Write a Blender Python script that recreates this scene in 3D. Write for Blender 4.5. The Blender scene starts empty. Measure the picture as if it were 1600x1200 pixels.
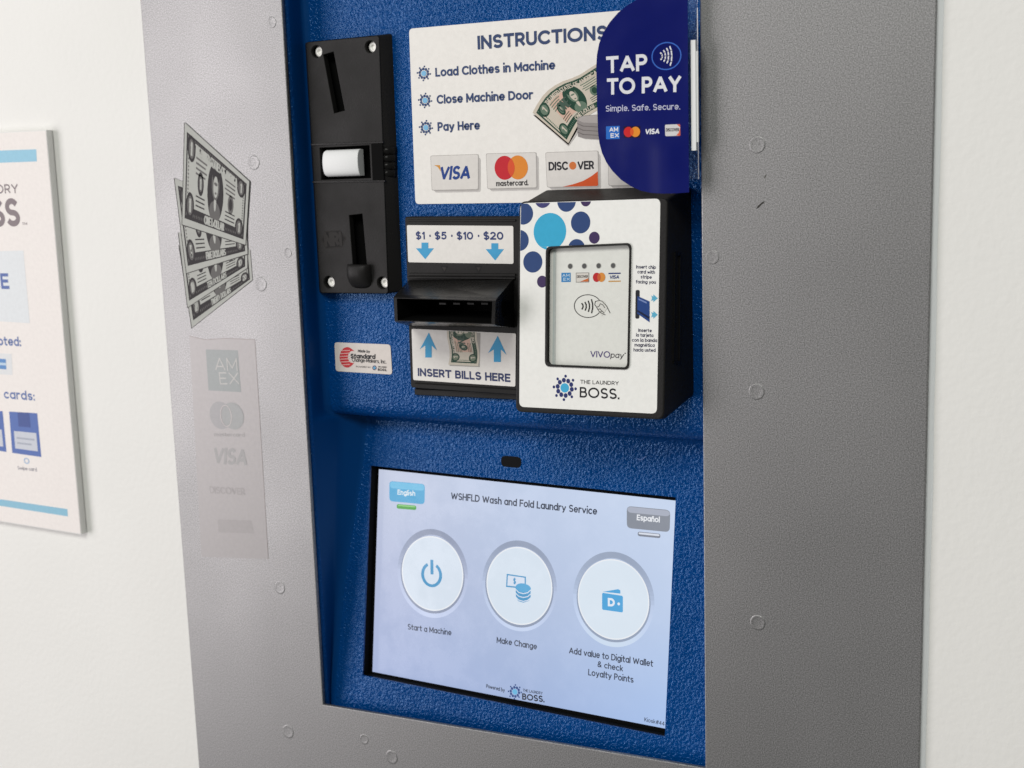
import bpy, bmesh, math, random
from mathutils import Vector, Matrix
random.seed(7)
S = bpy.context.scene
COL = S.collection
# ------------------------------------------------------------------ camera
EX = Vector((0.87390017, 0.05419635, -0.48307479))    # world axes seen in camera space (x right, y down, z forward)
EY = Vector((0.48509419, -0.16129632, 0.85945746))
EZ = Vector((-0.03133872, -0.98541679, -0.16724721))
FPX, DIST = 2029.77, 0.53                              # focal length in photo pixels, camera distance from the wall plate
CAMPOS = Vector((0, -DIST, 0))
cam_d = bpy.data.cameras.new('camera'); cam = bpy.data.objects.new('camera', cam_d); COL.objects.link(cam)
cam.matrix_world = Matrix(((EX.x, -EX.y, -EX.z, 0), (EY.x, -EY.y, -EY.z, -DIST), (EZ.x, -EZ.y, -EZ.z, 0), (0, 0, 0, 1)))
cam_d.sensor_width = 36; cam_d.lens = FPX*36/1600; cam_d.clip_start = .01; cam_d.clip_end = 60
cam_d.dof.use_dof = True; cam_d.dof.focus_distance = 0.60; cam_d.dof.aperture_fstop = 16
S.camera = cam
S.view_settings.view_transform = 'Standard'; S.view_settings.look = 'None'
S.view_settings.exposure = 0; S.view_settings.gamma = 1
# ------------------------------------------------------------------ light
W = bpy.data.worlds.new('World'); S.world = W; W.use_nodes = True
nt = W.node_tree; bg = nt.nodes['Background']
bg.inputs[0].default_value = (0.98, 1.0, .96, 1); bg.inputs[1].default_value = 0.16
def area(name, loc, target, sx, sy, power, col):
    l = bpy.data.lights.new(name, 'AREA'); l.shape = 'RECTANGLE'; l.size = sx; l.size_y = sy; l.energy = power; l.color = col
    o = bpy.data.objects.new(name, l); COL.objects.link(o); o.location = loc
    o.rotation_euler = (Vector(target)-Vector(loc)).to_track_quat('-Z', 'Y').to_euler(); return o
area('window_light', (-2.6, -1.8, -0.1), (-.35, 0, -.10), 1.4, 2.4, 54, (1.0, .945, .965))
area('ceiling_light', (-.1, -2.1, 1.55), (-.2, 0, -.1), 2.0, .8, 38, (1.0, 1.0, .95))
# ------------------------------------------------------------------ planes
def ray(px, py):
    c = Vector(((px-800)/FPX, (py-600)/FPX, 1)); return Vector((EX.dot(c), EY.dot(c), EZ.dot(c)))
class Frame:                                            # the plane Y = a + b*z in the room, with its own right / up / out axes
    def __init__(s, a, b=0.0):
        s.a, s.b = a, b
        s.O = Vector((0, a, 0)); s.u = Vector((1, 0, 0)); s.v = Vector((0, b, 1)).normalized(); s.n = Vector((0, -1, b)).normalized()
    def at(s, px, py):
        d = ray(px, py); t = (s.a+DIST)/(d.y-s.b*d.z); w = CAMPOS+t*d
        return Vector((w.x, (w-s.O).dot(s.v)))
    def w(s, uv, h=0.0): return s.O+s.u*uv[0]+s.v*uv[1]+s.n*h
    def mat(s, h=0.0):
        o = s.O+s.n*h
        return Matrix(((s.u.x, s.v.x, s.n.x, o.x), (s.u.y, s.v.y, s.n.y, o.y), (s.u.z, s.v.z, s.n.z, o.z), (0, 0, 0, 1)))
YP = 0.0155                                             # depth of the blue upper panel
WALL, PLATE, UPPER = Frame(.0025), Frame(0), Frame(YP)
COINF, BEZ, MOUTH = Frame(.009), Frame(.0118), Frame(-.022)
LOWER = Frame(.0505, .15)
DISP = Frame(.0505+.0066, .15)
READ = Frame(-.0035, .1)
READIN = Frame(-.0013, .1)
FLAG = Frame(-.0075)
POST = Frame(-.0022)
LV = 0.00004
def lin(c):
    f = lambda x: x/12.92 if x <= .04045 else ((x+.055)/1.055)**2.4
    return tuple(f(max(0, min(255, v))/255) for v in c[:3])+(1.0,)
# ------------------------------------------------------------------ materials
def material(name, base=(.5, .5, .5), rough=.5, metal=0.0, spec=.5):
    m = bpy.data.materials.new(name); m.use_nodes = True
    p = m.node_tree.nodes['Principled BSDF']
    p.inputs['Base Color'].default_value = (*base[:3], 1); p.inputs['Roughness'].default_value = rough
    p.inputs['Metallic'].default_value = metal; p.inputs['Specular IOR Level'].default_value = spec
    return m, m.node_tree, p
def N(nt, t, **kw):
    n = nt.nodes.new(t)
    for k, v in kw.items(): setattr(n, k, v)
    return n
def coords(nt): return N(nt, 'ShaderNodeTexCoord').outputs['Object']
def noise(nt, scale, detail=2, rough=.5, dist=0.0):
    n = N(nt, 'ShaderNodeTexNoise'); n.inputs['Scale'].default_value = scale; n.inputs['Detail'].default_value = detail
    n.inputs['Roughness'].default_value = rough; n.inputs['Distortion'].default_value = dist
    nt.links.new(coords(nt), n.inputs['Vector']); return n
def bump(nt, p, src, strength, dist, prev=None):
    b = N(nt, 'ShaderNodeBump'); b.inputs['Strength'].default_value = strength; b.inputs['Distance'].default_value = dist
    nt.links.new(src, b.inputs['Height'])
    if prev: nt.links.new(prev.outputs[0], b.inputs['Normal'])
    nt.links.new(b.outputs[0], p.inputs['Normal']); return b
def ramp(nt, src, a, b, ca, cb):
    r = N(nt, 'ShaderNodeValToRGB'); r.color_ramp.elements[0].position = a; r.color_ramp.elements[1].position = b
    r.color_ramp.elements[0].color = (*ca[:3], 1); r.color_ramp.elements[1].color = (*cb[:3], 1)
    nt.links.new(src, r.inputs[0]); return r
def M_wall():
    m, t, p = material('painted_wall', (.80, .79, .765), .55)
    n = noise(t, 330, 3, .55); n2 = noise(t, 9, 3)
    r = ramp(t, n2.outputs[0], .3, .7, (.81, .805, .775), (.84, .835, .805)); t.links.new(r.outputs[0], p.inputs['Base Color'])
    bump(t, p, n.outputs[0], .34, .0005); return m
def M_plate():
    m, t, p = material('grey_metallic_finish', (.40, .385, .375), .42, .85)
    n = noise(t, 2000, 2, .6); r = ramp(t, n.outputs[0], .30, .72, (.156, .155, .155), (.462, .460, .458))
    t.links.new(r.outputs[0], p.inputs['Base Color'])
    n2 = noise(t, 2100, 2, .6); b = bump(t, p, n2.outputs[0], .26, .00012)
    n3 = noise(t, 14, 3); r2 = ramp(t, n3.outputs[0], .3, .7, (.46,)*3, (.52,)*3); t.links.new(r2.outputs[0], p.inputs['Roughness'])
    return m
def M_blue():
    m, t, p = material('blue_textured_coating', (.002, .04, .20), .14, 0, .50)
    p.inputs['Specular Tint'].default_value = (.28, .58, 1.0, 1)
    n = noise(t, 720, 2, .5, .3); n2 = noise(t, 1800, 1, .5)
    r = ramp(t, n.outputs[0], .38, .64, (0,)*3, (1,)*3)
    b = bump(t, p, r.outputs[0], .8, .00026); bump(t, p, n2.outputs[0], .12, .0001, b)
    n3 = noise(t, 30, 2); c = ramp(t, n3.outputs[0], .3, .7, (.0, .043, .190), (.0, .051, .222)); t.links.new(c.outputs[0], p.inputs['Base Color'])
    return m
def M_blue2():
    m, t, p = material('blue_smooth_coating', (.0, .040, .17), .34, 0, .3)
    p.inputs['Specular Tint'].default_value = (.3, .6, 1.0, 1)
    n = noise(t, 60, 3); bump(t, p, n.outputs[0], .12, .002); return m
def M_black(name, v, rough, sc=1400, st=.25):
    m, t, p = material(name, (v*1.05, v, v*.97), rough, 0, .18)
    n = noise(t, sc, 2, .6); bump(t, p, n.outputs[0], st, .0002)
    n2 = noise(t, 60, 4); r = ramp(t, n2.outputs[0], .35, .75, (rough-.05,)*3, (rough+.1,)*3); t.links.new(r.outputs[0], p.inputs['Roughness'])
    return m
def M_print(name, rough=.38, spec=.45, coat=0.0, wav=.06):
    m, t, p = material(name, (.8,)*3, rough, 0, spec)
    a = N(t, 'ShaderNodeVertexColor', layer_name='Col')
    n = noise(t, 420, 3, .6); r = ramp(t, n.outputs[0], .25, .75, (.93,)*3, (1,)*3)
    x = N(t, 'ShaderNodeMix', data_type='RGBA', blend_type='MULTIPLY'); x.inputs[0].default_value = 1
    t.links.new(a.outputs[0], x.inputs[6]); t.links.new(r.outputs[0], x.inputs[7]); t.links.new(x.outputs[2], p.inputs['Base Color'])
    n2 = noise(t, 22, 2); bump(t, p, n2.outputs[0], wav, .01)
    p.inputs['Coat Weight'].default_value = coat; p.inputs['Coat Roughness'].default_value = .18
    return m
def M_film():
    m = M_print('worn_film', .49, .5, 0, .01); p = m.node_tree.nodes['Principled BSDF']; p.inputs['Metallic'].default_value = .85
    t = m.node_tree; n = noise(t, 900, 2, .6); bump(t, p, n.outputs[0], .22, .0002); return m
def M_screen():
    m, t, p = material('lit_display', (.02, .02, .022), .2)
    a = N(t, 'ShaderNodeVertexColor', layer_name='Col')
    t.links.new(a.outputs[0], p.inputs['Emission Color']); p.inputs['Emission Strength'].default_value = .87
    n = noise(t, 60, 5, .65); r = ramp(t, n.outputs[0], .35, .7, (.12,)*3, (.42,)*3); t.links.new(r.outputs[0], p.inputs['Roughness'])
    return m
def M_acrylic():
    m, t, p = material('clear_acrylic', (.9, .95, 1), .08)
    p.inputs['Transmission Weight'].default_value = .95; p.inputs['IOR'].default_value = 1.3
    return m
MW, MP, MB = M_wall(), M_plate(), M_blue()
MK = M_black('black_moulded_plastic', .015, .5); MK2 = M_black('black_gloss_plastic', .010, .26, 700, .12); MK3 = M_black('black_grained_plastic', .016, .5, 1100, .6)
MVOID = material('dark_cavity', (.002,)*3, .8, 0, .1)[0]
MPR, MFLAG = M_print('printed_vinyl', .42, .2), M_print('glossy_printed_card', .30, .22, .0, .45)
MDEC = M_print('printed_film', .45, .12)
MFILM = M_film()
MSCR, MAC = M_screen(), M_acrylic()
MWHITE = material('white_plastic', (.80, .81, .81), .5)[0]
MSTEEL = material('zinc_screw', (.88, .87, .83), .4, .1)[0]
MREADW = M_print('reader_window_plastic', .22, .5, .3, .02)
MMARK = material('scuff_mark', (.05, .05, .05), .6)[0]
# ------------------------------------------------------------------ object helpers
def setup(o, parent=None, label=None, cat=None, group=None, kind=None):
    if parent is not None:
        o.parent = parent
        if parent.type == 'EMPTY': o.matrix_parent_inverse = Matrix.Translation(parent.location).inverted()
    if label: o['label'] = label
    if cat: o['category'] = cat
    if group: o['group'] = group
    if kind: o['kind'] = kind
    return o
def empty(name, loc, label, cat):
    o = bpy.data.objects.new(name, None); COL.objects.link(o); o.location = loc; o.empty_display_size = .02
    return setup(o, None, label, cat)
def link(name, me, mats, parent=None, smooth=False, **kw):
    for m in (mats if isinstance(mats, (list, tuple)) else [mats]): me.materials.append(m)
    if smooth:
        for p in me.polygons: p.use_smooth = True
    o = bpy.data.objects.new(name, me); COL.objects.link(o); return setup(o, parent, **kw)
def from_bm(name, bm, mats, parent=None, smooth=False, **kw):
    bmesh.ops.recalc_face_normals(bm, faces=bm.faces)
    me = bpy.data.meshes.new(name); bm.to_mesh(me); bm.free(); return link(name, me, mats, parent, smooth, **kw)
def rrect(pts, r, seg=5):                               # four corners (TL, TR, BR, BL) -> rounded loop
    out = []; n = len(pts)
    for i in range(n):
        p0, p1, p2 = Vector(pts[i-1]), Vector(pts[i]), Vector(pts[(i+1) % n])
        a = p1+(p0-p1).normalized()*r; b = p1+(p2-p1).normalized()*r
        for k in range(seg+1):
            t = k/seg; out.append(a*(1-t)**2+p1*2*t*(1-t)+b*t*t)
    return out
def loopface(bm, pts): return bm.faces.new([bm.verts.new(p) for p in pts])
def loft(bm, loops, cap0=True, cap1=True, mi=0):
    rows = [[bm.verts.new(p) for p in L] for L in loops]; n = len(rows[0])
    for a, b in zip(rows, rows[1:]):
        for i in range(n):
            f = bm.faces.new((a[i], a[(i+1) % n], b[(i+1) % n], b[i])); f.material_index = mi
    if cap0: bm.faces.new(rows[0]).material_index = mi
    if cap1: bm.faces.new(rows[-1][::-1]).material_index = mi
    return rows
def box(bm, lo, hi, mi=0):
    x0, y0, z0 = lo; x1, y1, z1 = hi
    loft(bm, [[(x0, y0, z0), (x1, y0, z0), (x1, y0, z1), (x0, y0, z1)], [(x0, y1, z0), (x1, y1, z0), (x1, y1, z1), (x0, y1, z1)]], mi=mi)
_tmp = {}
def eval_curve(cu):
    o = bpy.data.objects.new('tmp', cu); COL.objects.link(o)
    dg = bpy.context.evaluated_depsgraph_get(); e = o.evaluated_get(dg); me = e.to_mesh()
    vs = [v.co.copy() for v in me.vertices]; fs = [tuple(p.vertices) for p in me.polygons]
    e.to_mesh_clear(); bpy.data.objects.remove(o); return vs, fs
def plate_curve(loops, half, bev=0.0):                  # flat plate with holes (first loop = outline), extruded by +-half
    cu = bpy.data.curves.new('tmp', 'CURVE'); cu.dimensions = '2D'; cu.fill_mode = 'BOTH'; cu.extrude = max(half-bev, 0)
    cu.bevel_depth = bev; cu.bevel_resolution = 2; cu.offset = -bev
    for L in loops:
        s = cu.splines.new('POLY'); s.points.add(len(L)-1); s.use_cyclic_u = True
        for q, p in zip(s.points, L): q.co = (p[0], p[1], 0, 1)
    r = eval_curve(cu); bpy.data.curves.remove(cu); return r
def plate_obj(name, fr, loops, thick, mats, parent, bev=0.0, **kw):   # front face on fr
    vs, fs = plate_curve(loops, thick/2, bev)
    M = fr.mat(-thick/2); me = bpy.data.meshes.new(name); me.from_pydata([M @ v for v in vs], [], fs); me.update()
    return link(name, me, mats, parent, **kw)
# ------------------------------------------------------------------ a plain geometric letter set drawn as strokes (cap height 1)
def A_(cx, cy, rx, ry, a0, a1, n=None):
    n = n or max(5, int(abs(a1-a0)/16)); return [(cx+rx*math.cos(math.radians(a0+(a1-a0)*k/n)), cy+ry*math.sin(math.radians(a0+(a1-a0)*k/n))) for k in range(n+1)]
def O_(cx, cy, rx, ry): return ['c']+A_(cx, cy, rx, ry, 0, 360, 24)[:-1]
def S_(k, w): return [(x*w, y*k) for x, y in A_(.29, .745, .26, .255, 32, 262)+A_(.30, .245, .28, .245, 88, -148)]
X7 = .71
GL = {
 'A': [[(0, 0), (.42, 1), (.84, 0)], [(.15, .30), (.69, .30)]], 'B': [[(0, 0), (0, 1)], [(0, 1), (.32, 1)]+A_(.32, .77, .22, .23, 80, -90)+[(0, .54)], [(.3, .54)]+A_(.36, .27, .25, .27, 80, -90)+[(0, 0)]],
 'C': [A_(.46, .5, .46, .5, 42, 318)], 'D': [[(0, 0), (0, 1)], [(0, 1), (.30, 1)]+A_(.30, .5, .46, .5, 85, -85)+[(.30, 0), (0, 0)]], 'E': [[(.52, 1), (0, 1), (0, 0), (.52, 0)], [(0, .51), (.46, .51)]],
 'F': [[(.52, 1), (0, 1), (0, 0)], [(0, .5), (.46, .5)]], 'G': [A_(.46, .5, .46, .5, 45, 322)+[(.88, .2), (.88, .46), (.52, .46)]], 'H': [[(0, 0), (0, 1)], [(.66, 0), (.66, 1)], [(0, .5), (.66, .5)]], 'I': [[(0, 0), (0, 1)]],
 'J': [[(.42, 1), (.42, .25)]+A_(.21, .25, .21, .25, 0, -165)], 'K': [[(0, 0), (0, 1)], [(.58, 1), (.02, .36)], [(.22, .56), (.62, 0)]], 'L': [[(0, 1), (0, 0), (.48, 0)]], 'M': [[(0, 0), (0, 1), (.43, .20), (.86, 1), (.86, 0)]],
 'N': [[(0, 0), (0, 1), (.68, 0), (.68, 1)]], 'O': [O_(.5, .5, .5, .5)], 'P': [[(0, 0), (0, 1)], [(0, 1), (.30, 1)]+A_(.30, .72, .27, .28, 85, -85)+[(.30, .44), (0, .44)]], 'R': [[(0, 0), (0, 1)], [(0, 1), (.30, 1)]+A_(.30, .72, .27, .28, 85, -85)+[(.30, .44), (0, .44)], [(.3, .44), (.6, 0)]],
 'Q': [O_(.5, .5, .5, .5), [(.6, .25), (.95, -.05)]], 'S': [S_(1, 1.08)], 'T': [[(0, 1), (.66, 1)], [(.33, 1), (.33, 0)]], 'U': [[(0, 1), (0, .33)]+A_(.33, .33, .33, .33, 188, 352)+[(.66, .33), (.66, 1)]], 'V': [[(0, 1), (.4, 0), (.8, 1)]],
 'W': [[(0, 1), (.30, 0), (.60, .88), (.90, 0), (1.2, 1)]], 'X': [[(0, 0), (.7, 1)], [(0, 1), (.7, 0)]], 'Y': [[(0, 1), (.37, .44), (.74, 1)], [(.37, .44), (.37, 0)]], 'Z': [[(0, 1), (.64, 1), (0, 0), (.66, 0)]],
 'a': [O_(.30, X7/2, .30, X7/2), [(.6, X7), (.6, 0)]], 'b': [O_(.30, X7/2, .30, X7/2), [(0, 1.04), (0, 0)]], 'c': [A_(.31, X7/2, .31, X7/2, 42, 318)], 'd': [O_(.30, X7/2, .30, X7/2), [(.6, 1.04), (.6, 0)]],
 'e': [[(.02, .35), (.60, .35)]+A_(.31, X7/2, .30, X7/2, 10, 318)], 'f': [[(.13, 0), (.13, .78)]+A_(.33, .80, .20, .22, 170, 78), [(0, X7-.02), (.36, X7-.02)]], 'g': [O_(.30, X7/2, .30, X7/2), [(.6, X7), (.6, -.05)]+A_(.31, -.03, .29, .25, -5, -150)],
 'h': [[(0, 1.04), (0, 0)], [(0, .38)]+A_(.26, .41, .26, .30, 172, 8)+[(.52, .41), (.52, 0)]], 'i': [[(0, X7-.04), (0, 0)], [(0, 1.08), (0, 1.1)]], 'j': [[(.1, X7), (.1, -.05)]+A_(-.08, -.05, .18, .22, -5, -80), [(.1, 1.08), (.1, 1.1)]],
 'k': [[(0, 1.04), (0, 0)], [(.46, X7), (.02, .25)], [(.18, .40), (.5, 0)]], 'l': [[(0, 1.04), (0, 0)]], 'm': [[(0, X7), (0, 0)], [(0, .4)]+A_(.22, .43, .22, .28, 172, 8)+[(.44, .43), (.44, 0)], [(.44, .4)]+A_(.66, .43, .22, .28, 172, 8)+[(.88, .43), (.88, 0)]],
 'n': [[(0, X7), (0, 0)], [(0, .38)]+A_(.26, .41, .26, .30, 172, 8)+[(.52, .41), (.52, 0)]], 'o': [O_(.32, X7/2, .32, X7/2)], 'p': [O_(.30, X7/2, .30, X7/2), [(0, X7), (0, -.28)]], 'q': [O_(.30, X7/2, .30, X7/2), [(.6, X7), (.6, -.28)]],
 'r': [[(0, X7), (0, 0)], [(0, .36)]+A_(.27, .40, .27, .31, 172, 72)], 's': [S_(X7, .85)], 't': [[(.14, .96), (.14, .18)]+A_(.32, .19, .18, .19, 188, 275), [(0, X7-.02), (.38, X7-.02)]], 'u': [[(0, X7), (0, .28)]+A_(.26, .28, .26, .28, 188, 352), [(.52, X7), (.52, 0)]],
 'v': [[(0, X7), (.3, 0), (.6, X7)]], 'w': [[(0, X7), (.22, 0), (.44, .66), (.66, 0), (.88, X7)]], 'x': [[(0, 0), (.5, X7)], [(0, X7), (.5, 0)]], 'y': [[(0, X7), (.3, .02)], [(.6, X7), (.22, -.2), (.1, -.27)]], 'z': [[(0, X7), (.48, X7), (0, 0), (.5, 0)]],
 '0': [O_(.34, .5, .34, .5)], '1': [[(0, .80), (.22, 1), (.22, 0)]], '2': [A_(.30, .71, .29, .29, 160, -38)+[(.0, 0), (.62, 0)]], '4': [[(.44, 0), (.44, 1), (0, .28), (.62, .28)]], '5': [[(.54, 1), (.12, 1), (.08, .56)]+A_(.27, .33, .31, .33, 112, -148)], '7': [[(0, 1), (.58, 1), (.18, 0)]],
 '$': [S_(1, 1.08), [(.31, 1.1), (.31, -.1)]], '.': [[(0, 0), (0, .02)]], ',': [[(.04, .02), (0, -.1)]], ':': [[(0, 0), (0, .02)], [(0, .56), (0, .58)]], '-': [[(0, .36), (.3, .36)]], '•': [[(.06, .44), (.06, .52)]],
 '&': [[(.72, 0), (.16, .62)]+A_(.30, .80, .19, .20, 205, -40)+A_(.28, .25, .27, .25, 110, 300)+[(.66, .42)]], '#': [[(.16, 0), (.28, 1)], [(.46, 0), (.58, 1)], [(0, .34), (.66, .34)], [(.06, .68), (.72, .68)]],
}
GL['é'] = GL['e']+[[(.26, .92), (.40, 1.08)]]; GL['ñ'] = GL['n']+[[(.10, .93), (.20, 1.0), (.32, .93), (.42, 1.0)]]
def ribbon(pts, t, closed):
    P = [Vector(p) for p in pts]; n = len(P); Lf, Rt = [], []
    for i in range(n):
        if closed: d0, d1 = P[i]-P[i-1], P[(i+1) % n]-P[i]
        else: d0 = P[i]-P[i-1] if i else P[1]-P[0]; d1 = P[i+1]-P[i] if i < n-1 else P[i]-P[i-1]
        d0 = d0.normalized(); d1 = d1.normalized(); n0, n1 = Vector((-d0.y, d0.x)), Vector((-d1.y, d1.x)); m = n0+n1
        m = n0 if m.length < 1e-5 else m.normalized(); k = min(1/max(m.dot(n0), .2), 1.5); p = P[i]
        if not closed and i == 0: p = p-d1*t*(.5 if min(abs(d1.x), abs(d1.y)) < .2 else .22)
        if not closed and i == n-1: p = p+d0*t*(.5 if min(abs(d0.x), abs(d0.y)) < .2 else .22)
        Lf.append(p+m*k*t/2); Rt.append(p-m*k*t/2)
    v = Lf+Rt; f = [(i, i+n, (i+1) % n+n, (i+1) % n) for i in range(n if closed else n-1)]
    return v, f
def glyph_w(c): return max(q[0] for s in GL[c] for q in s if q != 'c') if c in GL else 0
def layout(s, t, sp=.17):                               # skeleton strokes of a word
    x, out = 0.0, []
    for ch in s:
        if ch == ' ': x += .44; continue
        if ch == '•': x += .05
        for st in GL[ch]:
            cl = st[0] == 'c'; out.append((cl, [(x+p[0], p[1]) for p in (st[1:] if cl else st)]))
        x += glyph_w(ch)+sp+t*.62
    return out, x-sp-t*.62
def word(s, t, width):                                  # strokes fitted to a width (in cap heights): [(verts, faces)]
    sk, w = layout(s, t); k = (width-t)/w if w > .05 else 1; k = max(k, .1); x0 = 0 if w > .05 else width/2-t/2; out = []
    for cl, st in sk:
        q = [Vector((t/2+x0+x*k, t/2+y*(1-t))) for x, y in st]; i0 = 0
        if not cl:                                      # break the stroke at sharp corners
            for i in range(1, len(q)-1):
                if (q[i]-q[i-1]).normalized().dot((q[i+1]-q[i]).normalized()) < -.25: out.append(ribbon(q[i0:i+1], t, False)); i0 = i
        out.append(ribbon(q[i0:], t, cl))
    return out
# ------------------------------------------------------------------ printing: flat coloured shapes lying on a Frame
class Print:
    def __init__(s, fr): s.cl = None; s.fr = fr; s.v = []; s.f = []; s.c = []
    def face(s, uvs, col, lvl=1, cols=None):
        if s.cl:
            uvs = clip(uvs, *s.cl)
            if len(uvs) < 3: return
        i = len(s.v); s.v += [s.fr.w(p, lvl*LV) for p in uvs]; s.f.append(tuple(range(i, i+len(uvs)))); s.c.append(cols or [col]*len(uvs))
    def slab(s, loop, col, h):                          # a sheet with its edge
        i = len(s.v); n = len(loop); s.v += [s.fr.w(p, h) for p in loop]+[s.fr.w(p, 0) for p in loop]
        s.f.append(tuple(range(i, i+n))); s.c.append([col]*n)
        for k in range(n): s.f.append((i+k, i+n+k, i+n+(k+1) % n, i+(k+1) % n)); s.c.append([col]*4)
    def px(s, pts): return [s.fr.at(*p) for p in pts]
    def poly(s, pts, col, lvl=1): s.face(s.px(pts), lin(col), lvl)
    def rquad(s, pts, r, col, lvl=1): s.face(rrect(s.px(pts), r), lin(col), lvl)
    def grad(s, pts, c_top, c_bot, lvl=1): s.face(s.px(pts), None, lvl, [lin(c_top), lin(c_top), lin(c_bot), lin(c_bot)])
    def radii(s, c, rx, ry):
        o = s.fr.at(*c); return o, abs(s.fr.at(c[0]+rx, c[1]).x-o.x), abs(s.fr.at(c[0], c[1]-ry).y-o.y)
    def ell(s, c, rx, ry, n=32):
        o, a, b = s.radii(c, rx, ry); return [Vector((o.x+a*math.cos(2*math.pi*k/n), o.y+b*math.sin(2*math.pi*k/n))) for k in range(n)]
    def disc(s, c, rx, ry, col, lvl=1, n=32): s.face(s.ell(c, rx, ry, n), lin(col), lvl)
    def ring(s, c, rx, ry, w, col, lvl=1, a0=0, a1=360, n=40, fcol=None):
        o, a, b = s.radii(c, rx, ry); k = (rx-w)/rx; q = (ry-w)/ry
        for i in range(n):
            t0 = math.radians(a0+(a1-a0)*i/n); t1 = math.radians(a0+(a1-a0)*(i+1)/n)
            P = [Vector((o.x+a*x*math.cos(t), o.y+b*y*math.sin(t))) for t, x, y in ((t0, k, q), (t1, k, q), (t1, 1, 1), (t0, 1, 1))]
            s.face(P, lin(fcol((t0+t1)/2) if fcol else col), lvl)
    def stroke(s, pts, w, col, lvl=1):                  # polyline in photo pixels
        P = s.px(pts); ww = w*abs(s.fr.at(pts[0][0]+1, pts[0][1]).x-P[0].x)/2
        for a, b in zip(P, P[1:]):
            d = (b-a).normalized(); nn = Vector((-d.y, d.x))*ww; e = d*ww*.5
            s.face([a-nn-e, b-nn+e, b+nn+e, a+nn-e], lin(col), lvl)
    def text(s, t, L, R, cap, col, lvl=2, wt=.12, shear=0.0):     # baseline from L to R, cap height in pixels
        a, b = s.fr.at(*L), s.fr.at(*R); dx = b-a; T = s.fr.at(L[0], L[1]-cap); H = abs(T.y-a.y)
        ux = dx.normalized(); up = Vector((-ux.y, ux.x)); c = lin(col)
        wt *= 1.36
        for k, (vs, fs) in enumerate(word(t, wt, dx.length/H-abs(shear)*.8)):
            i = len(s.v)
            for v in vs: s.v.append(s.fr.w(a+ux*H*(v.x+v.y*shear)+up*H*v.y, lvl*LV+(k % 7)*.000007))
            for f in fs: s.f.append(tuple(i+q for q in f)); s.c.append([c]*len(f))
    def mtext(s, t, mp, x0, x1, y0, y1, col, lvl=3, wt=.16):      # text bent through a mapping unit square -> pixels
        a, b, d = s.fr.at(*mp(x0, y0)), s.fr.at(*mp(x1, y0)), s.fr.at(*mp(x0, y1)); H = (d-a).length; w = (b-a).length/H; c = lin(col)
        for k, (vs, fs) in enumerate(word(t, wt, w)):
            if s.cl:
                for f in fs: s.face([s.fr.at(*mp(x0+(x1-x0)*vs[q].x/w, y0+(y1-y0)*vs[q].y)) for q in f], c, lvl+(k % 7)*.17)
                continue
            i = len(s.v)
            for v in vs: s.v.append(s.fr.w(s.fr.at(*mp(x0+(x1-x0)*v.x/w, y0+(y1-y0)*v.y)), lvl*LV+(k % 7)*.000007))
            for f in fs: s.f.append(tuple(i+q for q in f)); s.c.append([c]*len(f))
    def mrect(s, mp, x0, y0, x1, y1, col, lvl=1, n=10):
        for k in range(n):
            a, b = x0+(x1-x0)*k/n, x0+(x1-x0)*(k+1)/n
            s.face(s.px([mp(a, y0), mp(b, y0), mp(b, y1), mp(a, y1)]), lin(col), lvl)
    def mell(s, mp, cx, cy, rx, ry, col, lvl=1, n=20):
        s.face(s.px([mp(cx+rx*math.cos(2*math.pi*k/n), cy+ry*math.sin(2*math.pi*k/n)) for k in range(n)]), lin(col), lvl)
    def build(s, name, mat, parent=None, **kw):
        me = bpy.data.meshes.new(name); me.from_pydata([tuple(p) for p in s.v], [], s.f); me.update()
        at = me.color_attributes.new('Col', 'FLOAT_COLOR', 'CORNER'); k = 0
        for p, cs in zip(me.polygons, s.c):
            for j in range(p.loop_total): at.data[p.loop_start+j].color = cs[j]
        # keep every printed face turned outwards
        bm = bmesh.new(); bm.from_mesh(me)
        for f in bm.faces:
            if abs(f.normal.dot(s.fr.n)) > .7 and f.normal.dot(s.fr.n) < 0: f.normal_flip()
        bm.to_mesh(me); bm.free()
        return link(name, me, mat, parent, **kw)
def clip(poly, nx, ny, c):                              # keep nx*x+ny*y <= c
    out = []
    for i in range(len(poly)):
        a, b = poly[i], poly[(i+1) % len(poly)]; da = nx*a.x+ny*a.y-c; db = nx*b.x+ny*b.y-c
        if da <= 0: out.append(a)
        if (da < 0 < db) or (db < 0 < da): out.append(a+(b-a)*(da/(da-db)))
    return out
NAVY, SKY, DK, WHITE = (42, 58, 112), (70, 170, 218), (30, 32, 40), (226, 224, 220)
def burst(P, c, r, col, core, lvl, outer=True, asp=1.08):
    P.disc(c, r*.40, r*.40*asp, core, lvl, 20)
    for k in range(10):
        a = 2*math.pi*(k+.3)/10; x, y = c[0]+r*.66*math.cos(a), c[1]+r*.66*asp*math.sin(a)
        P.disc((x, y), r*.185, r*.205*asp, col, lvl, 12)
    if outer:
        for k in range(8):
            a = 2*math.pi*(k+.1)/8; x, y = c[0]+r*math.cos(a), c[1]+r*asp*math.sin(a)
            P.disc((x, y), r*.12, r*.13*asp, col, lvl, 10)
def bil(q):                                             # unit square -> quad (corners TL TR BR BL in pixels)
    def f(u, v):
        t = [q[0][i]+(q[1][i]-q[0][i])*u for i in (0, 1)]; b = [q[3][i]+(q[2][i]-q[3][i])*u for i in (0, 1)]
        return (b[0]+(t[0]-b[0])*v, b[1]+(t[1]-b[1])*v)
    return f
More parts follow.
